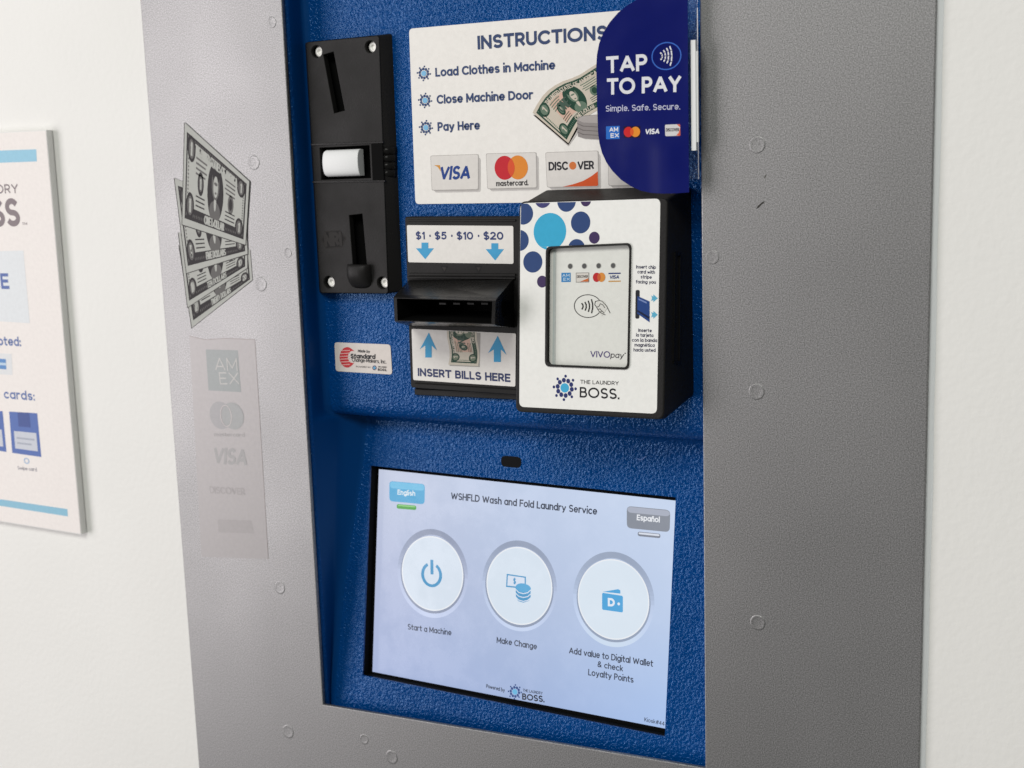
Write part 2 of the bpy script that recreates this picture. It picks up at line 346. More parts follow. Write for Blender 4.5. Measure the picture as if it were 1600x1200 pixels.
def banknote(P, mp, l, paper, ink, mid, num, words, field=None, detail=True):
    P.mrect(mp, 0, 0, 1, 1, paper, l); P.mrect(mp, .035, .07, .965, .93, ink, l+0.45); P.mrect(mp, .055, .20, .945, .82, paper, l+0.90)
    if field: P.mrect(mp, .20, .24, .46, .80, field, l+1.08)
    for cx in (.115, .885):
        for cy in (.22, .80):
            P.mell(mp, cx, cy, .062, .135, ink, l+1.35); P.mell(mp, cx, cy, .043, .10, mid, l+1.80); P.mtext(num, mp, cx-.014*len(num), cx+.014*len(num), cy-.07, cy+.07, paper, l+2.25, .17)
    P.mell(mp, .5, .5, .125, .36, ink, l+1.35, 28)
    P.mell(mp, .5, .27, .085, .13, mid, l+1.8); P.mell(mp, .5, .38, .018, .10, paper, l+2.2)   # portrait: coat, collar, hair, face
    P.mell(mp, .5, .60, .060, .185, mid, l+2.25); P.mell(mp, .5, .70, .050, .085, ink, l+2.4); P.mell(mp, .503, .575, .036, .130, paper, l+2.8); P.mell(mp, .503, .61, .027, .020, mid, l+3.1); P.mell(mp, .505, .50, .015, .014, mid, l+3.1)
    P.mell(mp, .27, .5, .048, .13, ink, l+1.35); P.mell(mp, .27, .5, .030, .085, mid, l+1.80); P.mtext(num[:1], mp, .258, .282, .44, .56, paper, l+2.25, .15)
    P.mell(mp, .74, .47, .046, .13, mid, l+1.35); P.mell(mp, .74, .47, .026, .08, ink, l+1.80)
    P.mtext('THE UNITED STATES OF AMERICA', mp, .17, .83, .775, .885, paper, l+1.80, .15)
    P.mtext(words, mp, .34, .66, .085, .185, paper, l+1.80, .17)
    for k in range(4):
        y = .74-.055*k; P.mrect(mp, .19, y, .36-.02*(k % 2), y+.022, mid, l+1.35, 3); P.mrect(mp, .64+.02*(k % 2), y, .80, y+.022, mid, l+1.35, 3)
    for k in range(3):
        y = .34-.05*k; P.mrect(mp, .20, y, .34, y+.016, ink, l+1.35, 3); P.mrect(mp, .66, y, .81, y+.016, ink, l+1.35, 3)
    if detail:                                          # engraved scrollwork of the border
        for k in range(34):
            x = .06+.88*k/33; P.mell(mp, x, .125, .006, .022, mid, l+0.90, 6); P.mell(mp, x, .90, .006, .014, mid, l+0.90, 6)
        for k in range(12):
            y = .30+.42*k/11; P.mell(mp, .075, y, .009, .014, mid, l+1.35, 6); P.mell(mp, .925, y, .009, .014, mid, l+1.35, 6)
# ================================================================== the wall
WH_ = [(-.445, .2), (-.18, .2), (-.18, -.31), (-.445, -.31)]
plate_obj('wall', WALL, [[(-2.4, 1.6), (1.6, 1.6), (1.6, -1.6), (-2.4, -1.6)], WH_], .12, MW, None, kind='structure', label='off-white lightly textured painted wall behind the grey kiosk', cat='wall')
# ================================================================== the kiosk
KIOSK = empty('payment_kiosk', (-.31, 0, -.46), 'grey metal wall kiosk with blue recess, coin slot, card reader and lit touchscreen', 'payment kiosk')
# --- grey face plate with its opening
XL, XR, OL, OR_, OB, OT = -.517, -.1062, -.4222, -.2021, -.2836, .165
def zb(x): return -.2872+(x+.4222)*.0094/.2201
plate = plate_obj('face_plate', PLATE, [rrect([(XL, .30), (XR, .30), (XR, -.46), (XL, -.46)], .002, 3),
                  [(OL, OT), (OR_, OT), (OR_, zb(OR_)+.0), (OL, zb(OL))]], .0022, [MP, MMARK], KIOSK, .0005)
def relief(name, c, r, h=.00012, rim=.8):               # shallow ring raised in the sheet where a stud is welded behind
    o = PLATE.at(*c); R = abs(PLATE.at(c[0]+r, c[1]).x-o.x); bm = bmesh.new(); loops = []
    for q, hh in ((1.0, -.0003), (.97, .00003), (.86, h), (.72, h*.9), (.62, h*.35), (.3, h*.3), (.05, h*.45)):
        loops.append([PLATE.w((o.x+R*q*math.cos(2*math.pi*k/28), o.y+R*q*math.sin(2*math.pi*k/28)), hh) for k in range(28)])
    loft(bm, loops, False, True); return from_bm('stud_mark', bm, MP, plate, True, group='welded stud marks in the face plate')
for c, r in (((397, 254), 9), ((408, 444), 9), ((437, 918), 8.5), ((450, 1143), 9), ((612, 1183), 9.5), ((569, 1155), 7), ((1183, 226), 13.5),
             ((1182, 612), 13), ((1184, 973), 12.5), ((425, 35), 7), ((450, 395), 6), ((1113, 402), 11)): relief('stud_mark', c, r, .00009 if c != (1113, 402) else .00005)
bm = bmesh.new(); loops = []
for k in range(41):
    z = .30-.76*k/40; wv = .0002*math.sin(k*1.7)+.00015*math.sin(k*.61)
    loops.append([Vector((XR-.0004+.0028*(1+wv*300)*math.cos(math.pi*j/8)*(1 if math.cos(math.pi*j/8) > 0 else .1), .0026-.0005*math.sin(math.pi*j/8), z)) for j in range(9)])
loft(bm, loops); from_bm('edge_bead', bm, material('pale_bead', (.86, .885, .89), .5)[0], KIOSK, True)  # thin pale strip along the plate's right edge
# --- banknote decal on the plate
P = Print(PLATE)
g = lambda x, y: (220+x/3, 150+y/3)
quads = [([g(180, 700), g(512, 720), g(523, 862), g(240, 1086)], '20', 'TWENTY DOLLARS'), ([g(178, 640), g(500, 620), g(500, 806), g(221, 990)], '10', 'TEN DOLLARS'),
         ([g(160, 385), g(492, 520), g(502, 740), g(216, 830)], '5', 'FIVE DOLLARS'), ([g(209, 125), g(511, 400), g(493, 697), g(197, 602)], '1', 'ONE DOLLAR')]
for i, (q, num, wd) in enumerate(quads):
    cx = sum(p[0] for p in q)/4; cy = sum(p[1] for p in q)/4
    P.poly([(cx+(p[0]-cx)*1.02, cy+(p[1]-cy)*1.012+.6) for p in q], (60, 58, 58), .3+i*3.4)
    banknote(P, bil(q), .6+i*3.4, (182, 183, 178), (50, 47, 49), (104, 102, 101), num, wd)
P.build('banknote_decal', MDEC, plate, label='grey decal of four fanned banknotes')
# --- worn card logo film on the plate
P = Print(PLATE)
c3 = lambda x, y: (220+x/3, 500+y/3)
P.poly([c3(228, 75), c3(300, 92), c3(400, 86), c3(535, 92), c3(598, 1120), c3(285, 1110)], (150, 148, 147), 1)
GH = (132, 136, 135)
P.poly([c3(305, 138), c3(455, 142), c3(470, 338), c3(318, 330)], GH, 2)
P.text('AM', c3(350, 236), c3(456, 240), 20, (154, 154, 151), 3, .08); P.text('EX', c3(372, 302), c3(464, 302), 19, (154, 154, 151), 3, .08)
P.disc(c3(374, 447), 17, 21.5, (139, 139, 139), 2); P.disc(c3(432, 450), 17, 21, (137, 139, 138), 3); P.ring(c3(400, 449), 9, 17, 1.2, (160, 156, 154), 4)
P.text('mastercard', c3(345, 545), c3(488, 548), 6, (139, 138, 137), 2, .12)
P.text('VISA', c3(338, 672), c3(508, 686), 26, (139, 139, 138), 2, .15, .2)
P.text('DISCOVER', c3(325, 812), c3(490, 822), 11, (142, 140, 139), 2, .12)
P.poly([c3(360, 935), c3(520, 940), c3(530, 1000), c3(365, 995)], (144, 142, 141), 2)
P.stroke([c3(535, 92), c3(560, 500), c3(598, 1120)], .8, (132, 127, 125), 1.5); P.stroke([c3(228, 75), c3(300, 92), c3(400, 86), c3(535, 92)], .7, (135, 129, 127), 1.5)
P.build('card_logo_decal', MFILM, plate, label='worn grey film of faded card logos')
# --- scuffs on the right of the plate
P = Print(PLATE)
P.poly([(1181, 327), (1184, 322), (1191, 315.5), (1196, 314.5), (1190, 320), (1185, 325)], (60, 58, 55), 1); P.poly([(1193, 278), (1196, 273.5), (1198, 272), (1196.5, 277)], (90, 88, 84), 1)
P.build('scuff_mark', MDEC, plate, label='short dark scuff right of the sign')
# --- blue housing
hole_px = [(579, 727.5), (1054.5, 777), (1040, 1151.5), (565.5, 1055)]
hole = [LOWER.at(*p) for p in hole_px]
hxL = (hole[0].x+hole[3].x)/2; hxR = (hole[1].x+hole[2].x)/2
def lowY(z): return .0505+.15*z
sq = math.sqrt(1+.15**2)
hz = [h.y/sq for h in hole]                            # v along the slope -> z
def zt(x): return hz[0]+(hz[1]-hz[0])*(x-hxL)/(hxR-hxL)
def zbm(x): return hz[3]+(hz[2]-hz[3])*(x-hxL)/(hxR-hxL)
foot = [(LOWER.at(*p)[1]/sq, LOWER.at(*p)[0]) for p in ((566, 690), (560, 750), (535, 900), (525, 1010), (517, 1100))]
def footX(z):
    if z >= foot[0][0]: return foot[0][1]
    for (z0, x0), (z1, x1) in zip(foot, foot[1:]):
        if z >= z1: return x0+(x1-x0)*(z-z0)/(z1-z0)
    return foot[-1][1]
def section(zf, Y, xf, fillet):
    """list of (x, y) left to right; zf unused"""
    L = [(-.430, .0026), (-.4248, .0026), (-.4234, .0029), (-.4224, .0037), (-.4219, .0050)]
    sx, sy = -.4217, .0056
    # straight wall then fillet to panel
    for t in (.25, .5, .72): L.append((sx+(xf-.001-sx)*t*.8, sy+(Y-sy)*t))
    fx = xf
    L += [(fx-.0012, Y-(Y-sy)*.16), (fx+.0002, Y-(Y-sy)*.055), (fx+.0024, Y-.0003), (fx+.0048, Y)]
    mid = [hxL, hxL+(hxR-hxL)*.25, hxL+(hxR-hxL)*.5, hxL+(hxR-hxL)*.75, hxR]
    Rr = [(-.2062, Y), (-.2045, Y-.0003), (-.2035, Y-(Y-.005)*.2), (-.2028, .0056), (-.2018, .0037), (-.2, .0026), (-.194, .0026)]
    return L+[(m, Y) for m in mid]+Rr
rows = []
def add_row(zfun, Yfun, xf, f=1): rows.append((zfun, Yfun, xf))
XU = -.4196
for z in (.19, .14, .09, .045, 0, -.045, -.09, -.115): rows.append((lambda x, z=z: z, lambda z: YP, XU))
for z, y, k in ((-.122, YP+.0001, 0), (-.1255, YP+.0009, .03), (-.1278, YP+.0029, .15), (-.1290, YP+.0065, .45), (-.1296, YP+.0110, .8)):
    rows.append((lambda x, z=z: z+(x+.31)*.006, lambda zz, y=y: y, XU+(foot[0][1]-XU)*k))
rows.append((lambda x: -.1305+(x+.31)*.006, lambda z: lowY(z)-.0012, foot[0][1]))
rows.append((lambda x: -.1335, lambda z: lowY(z), foot[0][1]))
rows.append((lambda x: -.144, lambda z: lowY(z), footX(-.146)))
rows.append((zt, lowY, footX(-.162)))
for t in (.2, .4, .6, .8): rows.append((lambda x, t=t: zt(x)+(zbm(x)-zt(x))*t, lowY, footX(-.162-.108*t)))
rows.append((zbm, lowY, footX(-.27)))
rows.append((lambda x: zb(x)-.0005, lowY, footX(-.287)))
rows.append((lambda x: zb(x)-.012, lowY, footX(-.287)))
bm = bmesh.new(); grid = []
for zf, Yf, xf in rows:
    r = []
    Yref = Yf(zf(-.31))
    for j, (x, y) in enumerate(section(0, Yref, xf, 0)):
        z = zf(x); yy = y
        if 8 <= j <= 18 : yy = y+(Yf(z)-Yref)
        r.append(bm.verts.new((x, yy, z)))
    grid.append(r)
NR = len(grid); it = next(i for i, r in enumerate(rows) if r[0] is zt); ib = next(i for i, r in enumerate(rows) if r[0] is zbm)
for i in range(NR-1):
    for j in range(len(grid[0])-1):
        if it <= i < ib and 12 <= j < 16: continue
        bm.faces.new((grid[i][j], grid[i][j+1], grid[i+1][j+1], grid[i+1][j])).material_index = 2 if 4 <= j < 10 else 0
for f in bm.faces: f.smooth = True
# inner edge of the display cut-out
nrm = LOWER.n
edge = [grid[it][j].co.copy() for j in range(12, 17)]+[grid[i][16].co.copy() for i in range(it+1, ib+1)]+[grid[ib][j].co.copy() for j in range(15, 11, -1)]+[grid[i][12].co.copy() for i in range(ib-1, it, -1)]
a = [bm.verts.new(p) for p in edge]; b = [bm.verts.new(p-nrm*.0012) for p in edge]; c = [bm.verts.new(p-nrm*.0064) for p in edge]
for i in range(len(a)):
    k = (i+1) % len(a); bm.faces.new((a[i], a[k], b[k], b[i])).material_index = 0; bm.faces.new((b[i], b[k], c[k], c[i])).material_index = 1
bmesh.ops.recalc_face_normals(bm, faces=bm.faces)
me = bpy.data.meshes.new('blue_housing'); bm.to_mesh(me); bm.free()
housing = link('blue_housing', me, [MB, MVOID, M_blue2()], KIOSK)
P = Print(LOWER)
P.slab(rrect(P.px([(783.5, 711.5), (815, 714.5), (814, 731.5), (783, 728.5)]), .0026, 6), lin((1, 1, 2)), .0002)
P.build('sensor_window', M_print('dark_window', .5, .1), housing)
P = Print(LOWER)
P.stroke([(996, 716.5), (1000, 718.5), (1004, 717.5), (1009, 713)], 1.2, (110, 140, 200), 2)
P.build('scratch', MPR, housing)
# --- touchscreen
hp = [DISP.at(*p) for p in ((566, 715), (1090, 765), (1080, 1175), (548, 1062))]
bm = bmesh.new(); loft(bm, [[DISP.w(p, -.0004) for p in hp], [DISP.w(p, -.006) for p in hp]])
screen = from_bm('touchscreen', bm, MVOID, KIOSK)
P = Print(DISP)
BG = [[(206, 214, 236), (204, 218, 244), (210, 225, 250)], [(190, 200, 230), (188, 203, 233), (198, 216, 246)], [(178, 192, 230), (168, 188, 228), (176, 203, 247)]]
def bgc(x, y):
    t = max(0, min(2, (x-590)/228)); yc = 735+(x-590)*.098; hgt = 316+(x-590)*.095; k = max(0, min(2, 2*(y-yc)/hgt)); i, j = min(1, int(k)), min(1, int(t)); k -= i; t -= j
    return [(BG[i][j][c]*(1-t)+BG[i][j+1][c]*t)*(1-k)+(BG[i+1][j][c]*(1-t)+BG[i+1][j+1][c]*t)*k for c in range(3)]
q = bil([(592, 733), (1068, 783.5), (1058, 1142), (582, 1049.5)])
NX, NY = 16, 12
for i in range(NX):
    for j in range(NY):
        pts = [q(i/NX, j/NY), q((i+1)/NX, j/NY), q((i+1)/NX, (j+1)/NY), q(i/NX, (j+1)/NY)]
        P.face(P.px(pts), None, 0, [lin(bgc(*p)) for p in pts])
TX = (52, 60, 78)
P.text('WSHFLD Wash and Fold Laundry Service', (704.6, 780), (933, 804.5), 11, TX, 2, .13)
P.rquad([(608.5, 751.5), (664, 756.5), (663.5, 788), (608.5, 783)], .0022, (88, 176, 222), 2); P.rquad([(609.5, 752.5), (663, 757), (663, 767), (609.5, 762.5)], .0018, (122, 200, 238), 3)
P.text('English', (621.3, 772.7), (649, 775), 8, (236, 246, 252), 4, .14)
P.rquad([(620, 787.5), (650.5, 790), (650.5, 797), (620, 794.5)], .0011, (84, 170, 74), 2); P.rquad([(622, 788.5), (649, 790.8), (649, 792.8), (622, 790.5)], .0004, (150, 215, 135), 3)
P.rquad([(979.5, 790.5), (1047.5, 797), (1046.5, 831.5), (979.5, 825)], .0024, (142, 148, 160), 2); P.rquad([(980.5, 791.5), (1046.5, 798), (1046.5, 807), (980.5, 800.5)], .0019, (178, 184, 200), 3)
P.text('Español', (995, 812.7), (1031, 816.5), 9, (244, 247, 252), 4, .14)
P.rquad([(996.5, 830.5), (1032, 834), (1032, 841), (996.5, 837.5)], .0011, (132, 138, 152), 2); P.rquad([(998, 831.7), (1030.5, 834.8), (1030.5, 837.8), (998, 834.6)], .0007, (226, 232, 244), 3)
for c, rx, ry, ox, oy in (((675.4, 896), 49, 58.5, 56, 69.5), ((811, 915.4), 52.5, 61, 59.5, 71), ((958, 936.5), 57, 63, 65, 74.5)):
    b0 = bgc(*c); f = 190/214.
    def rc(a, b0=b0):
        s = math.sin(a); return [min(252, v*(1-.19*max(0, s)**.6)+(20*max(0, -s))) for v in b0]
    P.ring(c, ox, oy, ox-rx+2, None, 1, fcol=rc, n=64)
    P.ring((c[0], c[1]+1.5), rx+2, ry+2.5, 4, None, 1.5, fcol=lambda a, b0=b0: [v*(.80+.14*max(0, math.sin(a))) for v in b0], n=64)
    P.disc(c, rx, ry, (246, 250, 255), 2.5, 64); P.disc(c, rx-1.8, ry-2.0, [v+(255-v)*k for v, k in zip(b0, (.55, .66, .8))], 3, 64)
IC = (84, 160, 208)
P.ring((674.6, 898), 16.5, 19.5, 4.6, IC, 4, 118, 422, 40); P.stroke([(675, 876), (675.3, 896)], 4.6, IC, 5)
P.poly([(792, 896.5), (822, 901), (822, 920), (791, 917)], IC, 4); P.poly([(793.8, 898.8), (820, 902.6), (820, 917.6), (793, 914.9)], (226, 236, 252), 5); P.text('$', (802, 912), (806.5, 912.6), 9, IC, 6, .14)
P.poly([(806, 918), (829.5, 920), (829.5, 934), (826, 939), (818, 941.5), (810, 939), (806.5, 933)], IC, 6); P.disc((818, 918.5), 12, 7, (96, 176, 224), 7)
for k in range(3): P.stroke([(806.5, 921+6*k), (811, 925.5+6*k), (818, 927.5+6*k), (825, 926+6*k), (829.5, 922+6*k)], 1.3, (226, 236, 252), 8)
P.rquad([(941, 926), (973.5, 931), (973.5, 957), (941, 952.5)], .0008, (82, 172, 228), 4); P.poly([(942, 924.5), (966, 920.5), (969.5, 922.5), (969.5, 927.5)], (82, 172, 228), 4)
P.text('D', (950, 947), (961, 948), 13, (236, 244, 255), 5, .19); P.disc((967, 943.5), 2.1, 2.3, (236, 244, 255), 5)
P.text('Start a Machine', (637, 983.5), (705.5, 993), 9, TX, 2, .12); P.text('Make Change', (776, 1004.5), (839, 1015), 9.5, TX, 2, .12)
P.text('Add value to Digital Wallet', (889, 1021), (1020.5, 1042), 10, TX, 2, .12); P.text('& check', (933.5, 1042), (973.5, 1049.5), 9.5, TX, 2, .12); P.text('Loyalty Points', (919, 1055), (990, 1067), 10, TX, 2, .12)
P.text('Powered by', (759.6, 1074.5), (788.8, 1081.5), 6, TX, 2, .12); burst(P, (804.6, 1081), 10, (50, 80, 140), (110, 190, 232), 2)
P.text('THE LAUNDRY', (817, 1080.5), (848, 1085.5), 4.5, TX, 2, .12); P.text('BOSS.', (816, 1093), (851, 1097.5), 10, (30, 34, 44), 2, .15)
P.text('Kiosk#4475', (1006.7, 1127), (1047, 1136), 6.5, TX, 2, .10)
P.build('display', MSCR, screen)
# --- instruction label
P = Print(UPPER)
P.slab(rrect(P.px([(639.5, 45), (1064, 8.5), (1064, 313.5), (649.5, 318.8)]), .0022, 5), lin((243, 240, 235)), .00025)
B = 9
P.text('INSTRUCTIONS', (747, 77.5), (949.5, 61.8), 21.5, (58, 74, 112), B+1, .16)
for t, L, R in (('Load Clothes in Machine', (681, 120), (868, 108.5)), ('Close Machine Door', (683, 162.5), (833.5, 155)), ('Pay Here', (684.5, 205), (750.5, 202.5))): P.text(t, L, R, 14, (56, 74, 116), B+1, .15)
for c in ((662.8, 114.7), (664.7, 157), (666, 199.4)): burst(P, c, 10, (50, 74, 120), (130, 190, 228), B+1)
boxes = [[(674, 244), (747.5, 241.5), (747.5, 295.3), (676, 296.7)], [(760.6, 240.6), (837.8, 238.7), (838.8, 292.6), (762.8, 294.4)], [(853.4, 238.8), (934.5, 236), (935.5, 290.5), (856, 292)], [(951, 235.5), (1040, 232), (1040, 287.5), (952, 289.5)]]
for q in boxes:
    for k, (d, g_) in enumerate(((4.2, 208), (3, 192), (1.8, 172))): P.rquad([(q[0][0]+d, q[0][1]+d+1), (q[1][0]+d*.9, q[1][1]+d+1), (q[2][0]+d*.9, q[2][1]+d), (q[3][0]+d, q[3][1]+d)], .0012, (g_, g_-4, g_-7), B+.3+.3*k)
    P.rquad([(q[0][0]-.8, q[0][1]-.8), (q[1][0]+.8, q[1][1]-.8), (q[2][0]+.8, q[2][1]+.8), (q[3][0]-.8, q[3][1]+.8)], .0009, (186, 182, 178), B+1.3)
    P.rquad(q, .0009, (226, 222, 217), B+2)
P.text('VISA', (687, 281.3), (737.5, 280), 21.5, (32, 66, 140), B+3, .15, .18); P.poly([(679.5, 258), (688, 258), (689.5, 268), (685, 261)], (214, 150, 60), B+4)
P.disc((789.2, 262.2), 15.8, 18.8, (200, 36, 48), B+3); P.disc((809.8, 261.6), 15.8, 18.8, (228, 140, 50), B+4)
L_, R_ = P.ell((789.2, 262.2), 15.8, 18.8, 60), P.ell((809.8, 261.6), 15.8, 18.8, 60)
o, ra, rb = P.radii((809.8, 261.6), 15.8, 18.8); o2, _, _ = P.radii((789.2, 262.2), 15.8, 18.8)
lens = [p for p in L_ if ((p.x-o.x)/ra)**2+((p.y-o.y)/rb)**2 < 1.001]+[p for p in R_ if ((p.x-o2.x)/ra)**2+((p.y-o2.y)/rb)**2 < 1.001]
cc = sum(lens, Vector((0, 0)))/len(lens); lens.sort(key=lambda p: math.atan2(p.y-cc.y, p.x-cc.x)); P.face(lens, lin((222, 84, 44)), B+5)
P.text('mastercard.', (776, 291), (826.5, 289.5), 8.5, (48, 46, 48), B+3, .14)
P.text('DISC', (858, 266.5), (888.5, 265.7), 13.5, (44, 44, 50), B+3, .15); P.text('VER', (903, 265.2), (929, 264.5), 13.5, (44, 44, 50), B+3, .15); P.disc((895.6, 258.8), 5.6, 6.2, (214, 120, 62), B+3)
P.poly([(880, 291.6), (897, 287.6), (912, 282.5), (925, 275), (934.7, 267.5), (935.4, 289), (933.5, 290.5)], (214, 88, 40), B+3)
TOP = [(95, 720), (190, 555), (300, 440), (450, 352), (620, 292), (820, 165), (1000, 50)]; BOT = [(515, 1080), (575, 965), (640, 850), (740, 760), (860, 690), (1010, 600), (1180, 500)]
def curve(pts, u):
    x = u*(len(pts)-1); i = min(int(x), len(pts)-2); t = x-i
    g0 = lambda k: pts[max(0, min(len(pts)-1, k))]
    p0, p1, p2, p3 = g0(i-1), g0(i), g0(i+1), g0(i+2)
    return tuple(.5*((2*p1[k])+(-p0[k]+p2[k])*t+(2*p0[k]-5*p1[k]+4*p2[k]-p3[k])*t*t+(-p0[k]+3*p1[k]-3*p2[k]+p3[k])*t**3) for k in (0, 1))
def wavebill(u, v):
    a, b = curve(BOT, u), curve(TOP, u); x = a[0]+(b[0]-a[0])*v; y = a[1]+(b[1]-a[1])*v; return (820+x/7.5, 80+y/7.5)
for d, g_ in ((4, 200), (2.2, 178)): P.poly([(832.7+d*.3, 178+d*.6), (888.7, 224.5+d), (896+d, 209+d), (905+d, 193+d), (905, 180)], (g_, g_-5, g_-9), B+.4)
banknote(P, wavebill, B+1, (208, 198, 182), (28, 68, 52), (104, 126, 108), '1', 'ONE DOLLAR', (216, 182, 164))
P.mtext('ONE', wavebill, .25, .42, .42, .66, (70, 92, 80), B+5, .14)
P.poly([(902.5, 187), (905, 183), (915, 180.5), (936, 179), (962, 183), (962, 215), (936, 217.5), (915, 216.5), (904, 213)], (150, 144, 142), B+8); P.poly([(903, 187), (910, 182), (936, 179.5), (960, 183), (960, 190), (936, 192.5), (912, 191.5)], (176, 170, 167), B+8.5)
for k in range(3): P.stroke([(903, 193+6.5*k), (912, 197+6.5*k), (936, 198.5+6.5*k), (961, 196+6.5*k)], .9, (112, 106, 104), B+9)
P.build('instruction_label', MPR, KIOSK, label='white instruction label with printed card logos')
# --- maker label
P = Print(UPPER)
P.slab(rrect(P.px([(523, 534.7), (610.3, 538.2), (613.2, 585.2), (525, 579.8)]), .0018, 5), lin((222, 214, 208)), .00025); B = 7
pts = []
for k in range(25): a = math.radians(60+k*10.5); pts.append((543+11.8*math.cos(a), 558.2-16*math.sin(a)))
for k in range(14): a = math.radians(292-k*17.5); pts.append((551.5+6.2*math.cos(a)*1.2, 557.5-9.5*math.sin(a)))
P.poly(pts, (200, 44, 52), B+1)
for k in range(6): P.stroke([(532, 548+4.4*k), (547, 547.2+4.4*k)], .9, (226, 190, 184), B+2)
P.text('Made by', (559.4, 550.2), (579, 551.4), 4.4, DK, B+1, .15, .2); P.text('Standard', (548, 559.6), (587.6, 561), 7.4, DK, B+3, .17, .15)
P.text('Change-Makers, Inc.', (550.5, 564.8), (604, 568), 6, (50, 50, 56), B+3, .10); P.text('POWERED BY', (557, 573.8), (580, 575), 2.4, (70, 70, 76), B+1, .12)
burst(P, (585.6, 574.6), 4.2, NAVY, SKY, B+1, False); P.text('THE LAUNDRY', (591, 574), (605, 574.8), 2.2, DK, B+1, .14); P.text('BOSS.', (591, 579.2), (605, 580), 4, DK, B+1, .17)
P.build('maker_label', MPR, KIOSK, label='small white maker label with red striped globe')
# --- coin acceptor
cq = [COINF.at(*p) for p in ((478, 66.2), (592, 55.5), (606.5, 458.6), (500.6, 457.5))]
def cl(pts): return [COINF.at(*p) for p in pts]
def clell(c, rx, ry, n=20):
    o = COINF.at(*c); a = abs(COINF.at(c[0]+rx, c[1]).x-o.x); b = abs(COINF.at(c[0], c[1]-ry).y-o.y)
    return [(o.x+a*math.cos(2*math.pi*k/n), o.y+b*math.sin(2*math.pi*k/n)) for k in range(n)]
scr = [(494.5, 80.5), (578.5, 73), (514, 441), (597.5, 442)]
holes = [clell(c, 8.4, 9.8) for c in scr]+[cl([(505, 85.5), (521, 80.8), (538.5, 172.5), (522, 177)]), cl([(545.5, 336.5), (566, 334), (573, 413), (551.5, 415.5)]), cl([(499.5, 231), (577, 227), (579.5, 278), (502, 281)])]
front = plate_obj('coin_acceptor', COINF, [rrect(cq, .0016, 4)]+holes, .0036, MK, KIOSK, .0003, label='tall black coin acceptor with two slots')
bm = bmesh.new()
bq = [UPPER.at(*p) for p in ((476, 66.5), (612.5, 52.5), (629, 456), (498.5, 458.5))]
mid_ = [COINF.w(p, -.0034) for p in rrect(cq, .0016, 4)]
f0 = [COINF.w(p, -.0006) for p in rrect(cq, .0016, 4)]
back = [UPPER.w(p, 0) for p in rrect(bq, .0016, 4)]
cen = sum(f0, Vector())/len(f0)
f0 = [p+(p-cen).normalized()*.0002 for p in f0]
loft(bm, [f0, back], False, False)
bk = [COINF.w((p[0], p[1]), -.0062) for p in rrect(cq, .0016, 4)]
bm.faces.new([bm.verts.new(p) for p in bk]).material_index = 1
from_bm('side_body', bm, [MK, MVOID], front)
protos = None
for i, c in enumerate(scr):
    bm = bmesh.new(); F2 = Frame(.0116); o = COINF.at(*c); r = .0030
    o = Vector((o.x+.0004, o.y))
    prof = [(.95, -.003), (1, -.0004), (.96, .0002), (.8, .0006), (.42, .0008), (.36, .0002), (.1, .0)]
    loft(bm, [[F2.w((o.x+r*q*math.cos(2*math.pi*k/20), o.y+r*q*math.sin(2*math.pi*k/20)), h) for k in range(20)] for q, h in prof], False, True)
    from_bm('screw', bm, MSTEEL, front, True, group='coin acceptor screws')
# button: a half-round white bar
bm = bmesh.new(); FB = Frame(.0098)
bl, br, btz, bbz = FB.at(509, 255).x, FB.at(566, 255).x, FB.at(540, 233.5).y, FB.at(540, 275.5).y
zc, rz = (btz+bbz)/2, (btz-bbz)/2; loops = []
n = 20
for x, k in ((bl, .80), (bl+.0006, .93), (bl+.0016, 1), (br-.0004, 1), (br, .98)):
    loops.append([Vector((x, .0112-.0052*k*math.sin(math.pi*j/n)**.42 if 0 <= j <= n else 0, zc+rz*k*math.cos(math.pi*j/n))) for j in range(n+1)])
loft(bm, loops, True, True); from_bm('reject_button', bm, MWHITE, front, True, label='white half-round reject button')
me = bpy.data.objects['reject_button'].data
for p in me.polygons:
    if len(p.vertices) > 4: p.use_smooth = False
# ribs to the right of the button
bm = bmesh.new()
for k in range(4):
    y = 236+k*12; A = COINF.w(COINF.at(598, y), -.0012); Bp = UPPER.w(UPPER.at(621, y-1.0), .0005); d = (Bp-A); loops = []
    for t in (0, .06, .5, .94, 1):
        c = A+d*t; rr = .0021*(1 if 0 < t < 1 else .5); loops.append([c+Vector((0, -rr*.8*math.cos(2*math.pi*j/12), rr*math.sin(2*math.pi*j/12))) for j in range(12)])
    loft(bm, loops)
from_bm('ribbed_grip', bm, MK2, front, True)
# frame step lines round the button
bm = bmesh.new()
for q0, q1 in (((479+8, 226), (612, 221.5)), ((489, 284.5), (614, 282.5))):
    a, b = COINF.w(COINF.at(*q0)), COINF.w(COINF.at(*q1)); b.x = min(b.x, cq[1].x-.0002)
    loft(bm, [[a+Vector((0, -h, z)) for h, z in ((-.0005, -.0006), (.0005, -.0004), (.0005, .0004), (-.0005, .0006))], [b+Vector((0, -h, z)) for h, z in ((-.0005, -.0006), (.0005, -.0004), (.0005, .0004), (-.0005, .0006))]])
from_bm('button_surround', bm, MK2, front)
bm = bmesh.new(); pq = rrect([COINF.at(*p) for p in ((580.5, 224.5), (598, 223.3), (600.5, 281.5), (583, 282.3))], .0005, 3)
loft(bm, [[COINF.w(p, .0004) for p in pq], [COINF.w(p, -.001) for p in pq]], True, False); from_bm('recess_shade_panel', bm, MVOID, front)  # near-black raised patch; its colour stands in for the shade of a recess
